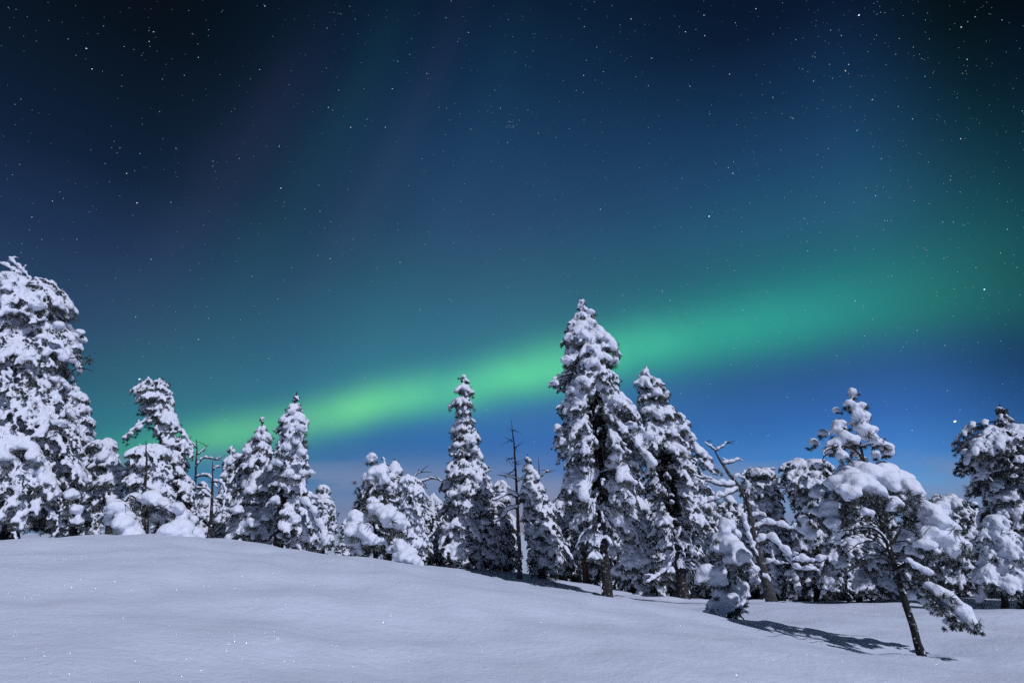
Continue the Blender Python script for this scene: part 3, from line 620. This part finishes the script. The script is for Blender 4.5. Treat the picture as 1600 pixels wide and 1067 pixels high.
# --- the two tall pines
T('snowy_pine', 'tallest pine of the row, long dark trunk, snow-heaped crown against the aurora', 21.8, [(950, 936), (945, 872), (939, 790), (933, 700), (926, 610), (916, 530), (908, 464)],
  [(462, 904, 911), (474, 899, 918), (484, 896, 932), (496, 893, 930), (505, 888, 916), (514, 880, 945), (537, 876, 958), (562, 876, 968), (585, 872, 970), (600, 870, 974), (635, 876, 990), (660, 866, 1002), (690, 868, 1014), (712, 874, 1024), (735, 878, 1026), (781, 878, 1022), (815, 884, 1000), (850, 890, 975), (870, 900, 965)],
  bp=8.2, k=3.0, snow=.84, rb=7, gap=16, gap_from=610, seed=30, bigs=.16, K=30, trunk_snow=26, droop=.45, low_bare=800,
  limbs=[([(922, 590), (896, 584), (876, 588), (860, 598)], 2.2, 4, -.4), ([(938, 790), (965, 792), (985, 806), (1000, 815)], 2, 3.2, -.6), ([(934, 740), (958, 735), (978, 748)], 1.8, 2.4, -.8)],
  blobs=[(907, 478, 8), (922, 487, 10, -.2), (912, 498, 8), (890, 527, 13, -.5), (910, 522, 13, -.6), (935, 528, 15, -.5), (950, 540, 13, -.2), (928, 543, 12, -.8), (926, 566, 15, -1), (958, 562, 13, -.4), (886, 562, 13, -.6), (910, 595, 17, -1.1), (896, 608, 12, -.9), (868, 598, 9, -.3), (860, 600, 6),
         (962, 628, 16, -1), (978, 640, 12, -.7), (985, 664, 13, -.6), (1012, 680, 13, -.3), (1000, 690, 11, -.3), (962, 712, 13, -1), (872, 668, 11, -.5), (880, 690, 10, -.5), (1015, 720, 9, -.3), (893, 760, 9, -.6)])
T('snowy_pine', 'second tallest pine with a thick slanting trunk, just right of the tallest', 25, [(1068, 938), (1060, 880), (1051, 820), (1040, 757), (1028, 690), (1017, 630), (1009, 570)],
  [(568, 1006, 1012), (580, 1001, 1017), (592, 997, 1026), (604, 994, 1048), (612, 993, 1050), (635, 996, 1056), (652, 994, 1066), (684, 996, 1092), (713, 998, 1104), (742, 1006, 1118), (781, 1010, 1126), (830, 1014, 1124), (870, 1022, 1112), (900, 1030, 1100)], bp=6.8, k=3.0, rb=7.4, gap=16, gap_from=700, seed=31, K=28, bigs=.13, trunk_snow=16, low_bare=830,
  limbs=[([(1058, 870), (1040, 890), (1022, 904), (1008, 910)], 2.6, 4, -.5), ([(1055, 830), (1078, 838), (1095, 850)], 2.2, 3.6, -.4), ([(1060, 880), (1085, 876), (1100, 892)], 2.2, 3.2, -.4)],
  blobs=[(1028, 646, 12, -.7), (1040, 612, 8), (1038, 645, 11, -.6), (1010, 640, 10, -.5), (1062, 668, 11, -.5), (1078, 682, 12, -.3), (1072, 660, 9, -.2), (1094, 706, 10, -.2), (1104, 725, 10), (1050, 700, 10, -1)])
T('snowy_pine', 'background pine with a reddish bare trunk left of the tallest pine', 29, [(917, 922), (912, 870), (906, 800), (900, 720)],
  [(715, 890, 915), (750, 882, 930), (800, 882, 935), (850, 886, 940), (880, 892, 930)], bp=5.2, k=2.6, seed=32, rb=5, bark_m=M_RED, gap=5, gap_from=840)
T('snowy_pine', 'drooping pine curtain-like with snow between the two tall trunks', 27, [(988, 935), (986, 870), (984, 790)],
  [(780, 970, 1000), (810, 962, 1015), (850, 958, 1026), (890, 958, 1034), (925, 962, 1030)], bp=6.4, k=3, seed=33, rb=4.5, droop=.7, bigs=.2)
# --- right side
T('dead_tree', 'leaning grey dead tree with long snow-laden sideways limbs', 19.3, [(1206, 944), (1189, 884), (1178, 846), (1168, 790), (1152, 758), (1138, 740), (1127, 722), (1114, 698)], None, rb=7.4, seed=34, bark_m=M_GREY, cat='tree', trunk_snow=22,
  limbs=[([(1174, 826), (1202, 819), (1230, 825), (1260, 827), (1268, 816)], 3.4, 6.5, -.4), ([(1180, 850), (1202, 842), (1222, 858), (1242, 876), (1276, 878), (1294, 872)], 4, 8, -.7), ([(1226, 868), (1246, 888), (1276, 891)], 2.4, 5.5, -.9),
         ([(1150, 760), (1120, 756), (1088, 744)], 3, 5.5, -.3), ([(1152, 765), (1122, 778), (1092, 790)], 2.6, 6, -.5), ([(1130, 725), (1145, 722), (1157, 716)], 2, 4, 0), ([(1117, 704), (1128, 698), (1137, 690)], 1.8, 2.8, 0), ([(1116, 702), (1106, 695), (1101, 692)], 1.6, 2.4, 0),
         ([(1174, 808), (1186, 804), (1196, 807)], 2, 5, -.2), ([(1162, 803), (1171, 838), (1184, 868)], 1.2, 5, -.35), ([(1190, 884), (1206, 878), (1220, 882)], 1.8, 4.5, -.3), ([(1146, 752), (1152, 744), (1166, 752), (1172, 778)], 1.4, 3.4, -.2)])
T('snowy_pine', 'broad flat-topped pine behind the leaning dead tree', 25, [(1216, 946), (1200, 850), (1188, 780), (1180, 735)],
  [(731, 1160, 1206), (742, 1156, 1212), (756, 1160, 1228), (785, 1164, 1236), (830, 1168, 1242), (880, 1176, 1258), (930, 1186, 1272)], bp=6, k=2.9, seed=35, rb=5.5, snow=.75,
  limbs=[([(1184, 762), (1205, 757), (1222, 758), (1234, 772)], 2, 4.5, -.8), ([(1180, 745), (1195, 735), (1212, 732)], 1.8, 3, -.4), ([(1180, 745), (1166, 738), (1158, 744)], 1.6, 3, -.4)])
T('snowy_pine', 'dark dense round-topped pine left of the foreground leaning pine', 23.5, [(1282, 946), (1278, 850), (1270, 780), (1262, 722)],
  [(716, 1236, 1286), (732, 1219, 1300), (756, 1218, 1308), (785, 1230, 1312), (820, 1236, 1318), (870, 1236, 1322), (930, 1236, 1330)], bp=7, k=3, seed=36, rb=7, snow=.52, bigs=.12)
T('snowy_pine', 'low spreading snowy pine on the snow behind the foreground leaning pine trunk', 21.5, [(1345, 946), (1342, 890), (1335, 845)],
  [(842, 1310, 1362), (862, 1292, 1384), (890, 1276, 1396), (925, 1272, 1402), (938, 1280, 1398)], bp=6.4, k=2.8, seed=37, rb=4, snow=.8)
T('young_pine', 'small sapling under round snow balls in front of the leaning dead tree', 14, [(1141, 974), (1140, 930), (1137, 880), (1134, 820)],
  [(862, 1112, 1160), (890, 1106, 1170), (920, 1104, 1172), (950, 1100, 1168), (966, 1108, 1158)], bp=6, k=1.5, snow=.95, rb=3.2, seed=38, K=28, bigs=0, back=.3,
  blobs=C(1060, 640, 2.964, [(220, 528, 38), (184, 590, 30, -.1), (262, 575, 32, .1), (235, 604, 42, -.2), (215, 560, 30, -.2), (176, 635, 32, -.1), (262, 640, 50, -.4), (285, 670, 50, -.5), (245, 690, 40, -.5), (305, 690, 30, -.3), (340, 732, 32, -.2), (352, 782, 28, -.2), (130, 745, 42, -.4), (105, 780, 28, -.4), (185, 750, 40, -.5), (150, 790, 30, -.5), (200, 790, 30, -.5), (322, 755, 26), (305, 810, 22, -.3), (132, 940, 20, -.3), (190, 850, 28, -.4), (300, 890, 18, -.3), (215, 870, 30, -.5), (262, 862, 26, -.45), (165, 895, 28, -.4), (235, 915, 26, -.5), (280, 905, 20, -.4), (200, 940, 24, -.5), (310, 850, 22, -.3)]),
  extra_tufts=C(1060, 640, 2.964, [(270, 770, 24, -.2), (290, 830, 20), (180, 880, 18, -.1)]),
  twigs=[([(1141, 952), (1152, 956), (1166, 972)], 2, -.3), ([(1140, 958), (1128, 948), (1112, 962)], 1.4, -.5), ([(1140, 940), (1156, 932), (1166, 950)], 1.3, -.4), ([(1139, 945), (1120, 930), (1110, 945)], 1.2, -.4), ([(1139, 930), (1125, 915), (1112, 918)], 1.2, -.4), ([(1139, 950), (1145, 962), (1140, 975)], 1.2, -.5), ([(1139, 920), (1158, 905), (1168, 915)], 1.2, -.3)])
c6 = lambda pts: C(1240, 580, 2.222, pts)
T('snowy_pine', 'foreground leaning pine with a huge snow hat and a drooping right arm', 10.66, [(1443, 1032), (1429, 990), (1413, 940), (1397, 886), (1380, 832), (1370, 791), (1357, 746), (1346, 710), (1337, 670), (1331, 640), (1330, 610)],
  None, bp=8, rb=5.2, back=.95, seed=39, K=44, trunk_snow=30, voxel=.022,
  blobs=c6([(204, 68, 17), (206, 82, 15), (192, 110, 20), (205, 122, 16), (238, 116, 18), (228, 158, 32, -.05), (252, 150, 18), (158, 180, 24, .1), (150, 205, 26, .1), (178, 228, 32, -.15), (210, 235, 26, -.15), (246, 200, 34, -.1), (262, 222, 26, -.1), (275, 200, 20), (150, 250, 26, -.1), (128, 252, 18, -.1), (168, 292, 24, -.2), (322, 262, 24, -.1), (332, 280, 18, -.1), (290, 244, 22, -.1), (306, 252, 20, -.1),
            (150, 385, 38, -.2), (185, 365, 46, -.1), (215, 330, 36, .1), (215, 385, 50, -.4), (265, 355, 50, -.2), (262, 400, 42, -.5), (310, 345, 48, .1), (325, 378, 46, -.3), (370, 370, 42, .2), (395, 400, 44, 0), (425, 420, 30, .1), (420, 455, 26, .1), (200, 425, 32, -.6), (290, 410, 30, -.6), (170, 410, 30, -.5), (240, 310, 26, .3),
            (128, 460, 30, -.1), (118, 490, 32, -.1), (135, 520, 32, -.2), (150, 550, 26, -.2), (140, 585, 20, -.2), (110, 470, 22, .2),
            (350, 452, 26, -.6), (340, 475, 18, -.6), (262, 492, 20, -.7), (245, 485, 16, -.7),
            (470, 480, 40, -.1), (510, 475, 36, 0), (490, 520, 44, -.2), (475, 560, 38, -.2), (530, 540, 38, -.1), (520, 575, 34, -.2), (560, 590, 32, -.1), (590, 600, 26, 0), (600, 625, 20, 0), (550, 620, 24, -.2), (460, 600, 30, -.4), (440, 600, 22, -.4), (480, 620, 24, -.3), (450, 455, 24, .2), (545, 640, 18, -.2),
            (400, 655, 14, -.5), (430, 675, 16, -.5), (460, 692, 18, -.5), (480, 700, 12, -.5),
            (470, 742, 18, -.6), (500, 758, 22, -.7), (530, 778, 26, -.75), (555, 800, 26, -.8), (580, 822, 27, -.8), (602, 848, 26, -.85), (618, 872, 22, -.9), (630, 892, 14, -.9)]),
  extra_tufts=c6([(190, 470, 34, -.3), (180, 520, 30, -.3), (170, 550, 24, -.3), (270, 450, 36, -.4), (230, 440, 30, -.3), (300, 470, 30, -.2), (370, 430, 30, -.2), (400, 470, 30, .1), (410, 510, 28, .1), (380, 520, 24, .2), (310, 520, 24, .2), (430, 540, 24), (480, 790, 26, -.7), (510, 820, 26, -.75), (540, 850, 24, -.8), (460, 780, 20, -.6), (580, 870, 18, -.85), (200, 490, 30, .3), (340, 440, 30, .3), (300, 260, 12), (280, 250, 12), (220, 190, 18), (160, 210, 16), (330, 275, 12), (190, 125, 12), (240, 125, 10), (130, 560, 22), (500, 600, 22, .1), (560, 630, 16, .1), (250, 520, 22, .1), (470, 640, 20, -.2), (450, 720, 18, -.5)]),
  limbs=[(c6([(238, 305), (222, 280), (190, 264), (150, 262), (112, 276), (100, 310)]), 2.2, 2.6, -.3), (c6([(222, 265), (255, 252), (290, 250), (325, 270)]), 2, 3, -.2), (c6([(345, 660), (300, 560), (220, 545), (150, 560)]), 2.4, 3, -.4), (c6([(330, 620), (380, 540), (440, 520), (500, 550)]), 2.4, 0, .1), (c6([(300, 510), (330, 440), (390, 410), (440, 430)]), 2.6, 0, .1), (c6([(295, 490), (250, 430), (200, 410), (150, 430)]), 2.6, 0, -.2), (c6([(355, 690), (400, 670), (440, 720), (500, 770), (570, 835), (625, 885)]), 2.6, 0, -.9)],
  twigs=[(c6(q), rp, do) for q, rp, do in [([(330, 620), (280, 590), (220, 600), (170, 640)], 1.3, -.5), ([(345, 660), (280, 650), (200, 690), (140, 690), (70, 730)], 1.4, -.7), ([(350, 690), (290, 690), (240, 720)], 1.1, -.4), ([(320, 590), (260, 560), (190, 570), (130, 600)], 1.2, -.5), ([(315, 560), (370, 540), (430, 560), (470, 580)], 1.2, -.3), ([(325, 600), (390, 590), (440, 610), (490, 640)], 1.2, -.5), ([(335, 630), (400, 640), (460, 680), (500, 700)], 1.3, -.6), ([(340, 660), (410, 690), (470, 730)], 1.3, -.6), ([(330, 610), (300, 640), (250, 640), (190, 680)], 1.1, .4), ([(310, 545), (270, 520), (220, 520)], 1.1, -.4), ([(310, 540), (360, 500), (420, 500)], 1.1, -.5), ([(360, 720), (400, 740), (430, 780)], 1, -.3), ([(300, 520), (250, 480), (180, 480)], 1.1, .4), ([(340, 650), (290, 620), (240, 610), (180, 600)], 1, .2), ([(300, 515), (390, 470), (450, 490)], 1.2, .4)]])
for q_ in [(950, 936, 21.8), (1068, 938, 25), (1206, 944, 19.3), (1141, 974, 14), (812, 898, 25)]: WELLS.append((P(*q_)[0], q_[2], .42, .06))
WELLS.append((P(1443, 1032, 10.66)[0] - .05, 10.66, .28, .07))
T('snowy_pine', 'pine with rounded shoulders behind the right side of the foreground leaning pine', 22, [(1506, 940), (1498, 860), (1484, 776)],
  [(772, 1474, 1494), (784, 1462, 1508), (805, 1458, 1518), (840, 1462, 1528), (880, 1466, 1534), (930, 1470, 1540)], bp=6.6, k=2.9, seed=40, rb=6, snow=.6)
T('snowy_pine', 'tall shaded pine cut off by the right edge of the frame', 18, [(1604, 942), (1592, 850), (1580, 760), (1570, 690), (1562, 632)],
  [(629, 1556, 1568), (648, 1551, 1577), (664, 1552, 1586), (680, 1546, 1602), (697, 1502, 1626), (728, 1498, 1644), (742, 1518, 1650), (770, 1528, 1655), (805, 1532, 1662), (850, 1536, 1672), (925, 1540, 1672)], bp=7, k=3.1, seed=41, rb=9, snow=.52, K=30, bigs=.14, blobs=[(1512, 706, 12), (1530, 700, 10), (1585, 668, 12, -.3)])
T('snowy_pine', 'low broad pine with slab-like snow in front of the right-edge shaded pine', 16.5, [(1566, 942), (1562, 880), (1557, 802)],
  [(800, 1548, 1568), (825, 1534, 1585), (850, 1526, 1596), (890, 1518, 1612), (932, 1518, 1616)], bp=9.5, k=2.8, seed=42, rb=5, snow=.9, bigs=.2)
# --- the wood behind: trees that only show between the others
def wood(items):
    rng = random.Random(5)
    lab = 'snow-dusted pine deep in the wood, mostly hidden behind nearer trees'
    grp = 'half-hidden pines deep in the wood'
    protos = []
    for i, (px, py, Y) in enumerate(items):
        z0 = ground(P(px, 800, Y)[0], Y); ztop = P(px, py, Y)[2]; h = ztop - z0
        if i < 4:
            s = mpp(Y)
            pyb = next(p for p in range(500, 1067) if P(px, p, Y)[2] <= z0)
            hp = pyb - py; w = hp * (.24 + .05 * (i % 3)); sk = [-6, 5, 0, 8][i]
            pr = [(py, px + sk - 5, px + sk + 5), (py + hp * .1, px + sk - w * .42, px + sk + w * .38), (py + hp * .3, px - w * .66, px + w * .7), (py + hp * .55, px - w, px + w * .92), (py + hp * .8, px - w * .95, px + w), (py + hp * .96, px - w * .8, px + w * .8)]
            r = T('background_pine', lab, Y, [(px, pyb), (px + 3, pyb - hp * .5), (px + sk, py + 3)], pr, bp=5.2, k=3.0, seed=60 + i, rb=4.5, K=26, snow=[.8, .65, .75, .6][i], group=grp)
            protos.append((r, h)); continue
        src, h0 = protos[rng.randrange(4)]
        r = src.copy(); COL.objects.link(r); k = h / h0; x = P(px, 800, Y)[0]
        r.location = (x, Y, z0); r.rotation_euler = (0, 0, rng.uniform(0, 6.28)); r.scale = (k * rng.uniform(.9, 1.15),) * 2 + (k,)
        for ch in src.children:
            c = ch.copy(); COL.objects.link(c); c.parent = r
            for g2 in ch.children:
                d2 = g2.copy(); COL.objects.link(d2); d2.parent = c
wood([(322, 752, 31), (672, 770, 33), (897, 742, 34), (1130, 772, 31),
      (388, 760, 33), (345, 770, 36), (548, 805, 29), (535, 838, 26), (790, 772, 29), (772, 805, 28), (870, 800, 30), (1165, 800, 27), (445, 790, 27), (420, 800, 29), (500, 800, 30), (318, 790, 27), (345, 800, 28), (660, 790, 28), (690, 815, 30), (1020, 800, 29), (1120, 800, 28), (1240, 800, 28), (1400, 820, 27), (1455, 800, 26), (628, 775, 34), (655, 800, 30), (698, 790, 35), (762, 790, 36), (796, 800, 33), (868, 775, 36), (915, 760, 38), (952, 745, 33),
      (1000, 740, 34), (1040, 760, 36), (1090, 770, 34), (1105, 820, 28), (1155, 790, 34), (1225, 800, 31), (1290, 790, 32), (1330, 775, 30), (1372, 790, 31), (1410, 800, 30), (1450, 785, 28), (1470, 772, 31), (1519, 786, 30), (1545, 790, 27),
      (205, 770, 28), (140, 745, 29), (272, 775, 29), (430, 795, 31)])
#TREES-END

# ------------------------------------------------------------------ snow ground, one sheet to the horizon
def build_ground():
    az = np.concatenate([np.linspace(-180, -56, 60, endpoint=False), np.linspace(-56, 56, 520, endpoint=False), np.linspace(56, 180, 60, endpoint=False)]) * math.pi / 180
    rr = [0.4]
    while rr[-1] < 34: rr.append(rr[-1] * 1.0085 + .004)
    while rr[-1] < 9000: rr.append(rr[-1] * 1.12)
    rr = np.array(rr); n, m = len(rr), len(az)
    X = rr[:, None] * np.sin(az)[None]; Yv = rr[:, None] * np.cos(az)[None]
    Z = height(X.ravel(), Yv.ravel()).reshape(n, m)
    for (wx, wy, wr, wd) in WELLS:
        q = ((X - wx) ** 2 + (Yv - wy) ** 2) / wr ** 2
        Z -= wd * np.exp(-q) - wd * .8 * np.exp(-((np.sqrt(q) - 1.7) ** 2) * 2.5)
    V = np.stack([X, Yv, Z], -1).reshape(-1, 3)
    V = np.vstack([V, [[0, 0, ground(0, 0)]]])
    i = np.arange(n - 1)[:, None] * m; j = np.arange(m)[None]; k = (j + 1) % m
    q = np.stack([i + j, i + m + j, i + m + k, i + k], -1).reshape(-1, 4)
    jj = np.arange(m); t = np.stack([np.full(m, n * m), jj, (jj + 1) % m], -1)
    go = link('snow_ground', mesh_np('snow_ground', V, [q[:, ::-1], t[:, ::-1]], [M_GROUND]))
    go['kind'] = 'structure'; go['label'] = 'open slope of smooth untouched snow in front of the trees'

# ------------------------------------------------------------------ stars, far away
def build_stars():
    rng = np.random.default_rng(77)
    S = []
    bright = [(1342, 24, 1.5), (1108, 338, 1.5), (1492, 658, 2.6), (218, 592, 2.0), (439, 294, 1.3), (214, 317, 1.25), (135, 76, 1.3), (144, 108, 1.1), (240, 50, 1.1), (233, 65, .9), (310, 90, 1), (288, 118, .8), (436, 229, 1),
              (513, 168, 1), (548, 199, 1.1), (198, 271, 1), (267, 316, .9), (516, 404, 1.1), (236, 405, 1), (212, 495, 1), (275, 232, .9), (219, 240, .7), (333, 252, .7), (82, 314, .8), (50, 339, .9), (500, 330, .8), (414, 10, 1), (295, 17, .6), (1100, 24, 1.1), (1181, 14, 1),
              (986, 30, 1), (1071, 50, 1), (1101, 56, .9), (913, 42, .8), (1018, 91, .8), (1321, 111, 1.2), (1326, 101, .9), (1511, 93, 1), (1502, 43, 1), (1271, 127, .9), (1140, 116, 1), (1145, 271, 1.3), (1138, 262, .9), (1146, 253, .8), (1363, 156, 1.1), (1426, 186, .9), (1501, 217, 1.1),
              (1339, 204, .9), (1239, 185, .8), (1078, 135, .8), (1013, 134, .8), (938, 327, 1.1), (1368, 306, .9), (1538, 452, 1.4), (1336, 470, 1.1), (1262, 392, 1), (1047, 469, 1), (1161, 484, 1), (1473, 347, .8), (1574, 358, .8), (782, 169, .8), (825, 172, .7), (793, 223, .9), (841, 208, .7), (912, 118, 1),
              (613, 139, 1.1), (602, 199, 1), (686, 168, .7), (698, 169, .7), (667, 115, .8), (732, 51, .9), (715, 65, .7), (697, 28, .8), (555, 30, .6), (771, 335, .8), (625, 410, .9), (656, 484, .9), (434, 467, .8), (310, 530, 1), (420, 560, .9), (1035, 455, .9), (975, 484, 1), (1433, 516, .8), (1500, 640, .8), (705, 470, .8), (1425, 672, .8), (1290, 640, .7), (1480, 610, .8), (600, 635, .8), (570, 590, .7), (330, 590, .8), (352, 655, .8), (520, 660, .8), (760, 640, .9), (835, 690, .7), (1060, 650, .8), (1150, 690, .8), (1200, 680, .7), (1230, 620, .8), (1110, 600, .7)]
    for x, y, r in bright: S.append((*azel(x, y), r * .52, 1.0 if r < 1.4 else 2.2))
    for _ in range(16): S.append((*azel(802 + rng.normal(0, 6), 191 + rng.normal(0, 8)), rng.uniform(.26, .4), .7))
    n = 0
    while n < 3600:
        x, y = rng.uniform(-300, 1900), rng.uniform(-250, 800)
        if rng.random() > .45 + .55 * np.clip((x - 300) / 900, 0, 1): continue
        if y > 560 and rng.random() < .55: continue
        S.append((*azel(x, y), .19 + .24 * rng.random() ** 3, rng.uniform(.3, 1.0))); n += 1
    R = 6000.0; px = R / F
    oc = np.array([[1, 0, 0], [-1, 0, 0], [0, 1, 0], [0, -1, 0], [0, 0, 1], [0, 0, -1]], float)
    of = np.array([[0, 2, 4], [2, 1, 4], [1, 3, 4], [3, 0, 4], [2, 0, 5], [1, 2, 5], [3, 1, 5], [0, 3, 5]])
    V, Fc, Cc = [], [], []
    for i, (a, e, r, br) in enumerate(S):
        dv = np.array([math.sin(a) * math.cos(e), math.cos(a) * math.cos(e), math.sin(e)])
        rt_ = np.cross(dv, (0, 0, 1.0)); rt_ /= np.linalg.norm(rt_); upv = np.cross(rt_, dv)
        tr_ = rt_ * .9 + upv * .42; tr_ /= np.linalg.norm(tr_); ot = np.cross(dv, tr_)
        v = (oc[:, :1] * tr_ * 1.35 + oc[:, 1:2] * ot * .85 + oc[:, 2:] * dv) * r * px
        V.append(v + dv * R); Fc.append(of + 6 * i)
        tint = np.array([(.55, .8, 1.0), (.8, .92, 1.0), (1, 1, 1), (.5, .85, .95)][rng.integers(0, 4)]) * br
        Cc += [(*tint, 1)] * 6
    me = mesh_np('star_field', np.vstack(V), [np.vstack(Fc)], [M_STAR], smooth=False)
    ca = me.color_attributes.new('star_colour', 'FLOAT_COLOR', 'POINT'); ca.data.foreach_set('color', np.array(Cc, np.float32).ravel())
    so = link('star_field', me); so['kind'] = 'stuff'; so['label'] = 'countless faint stars scattered over the night sky'
build_ground()
build_stars()
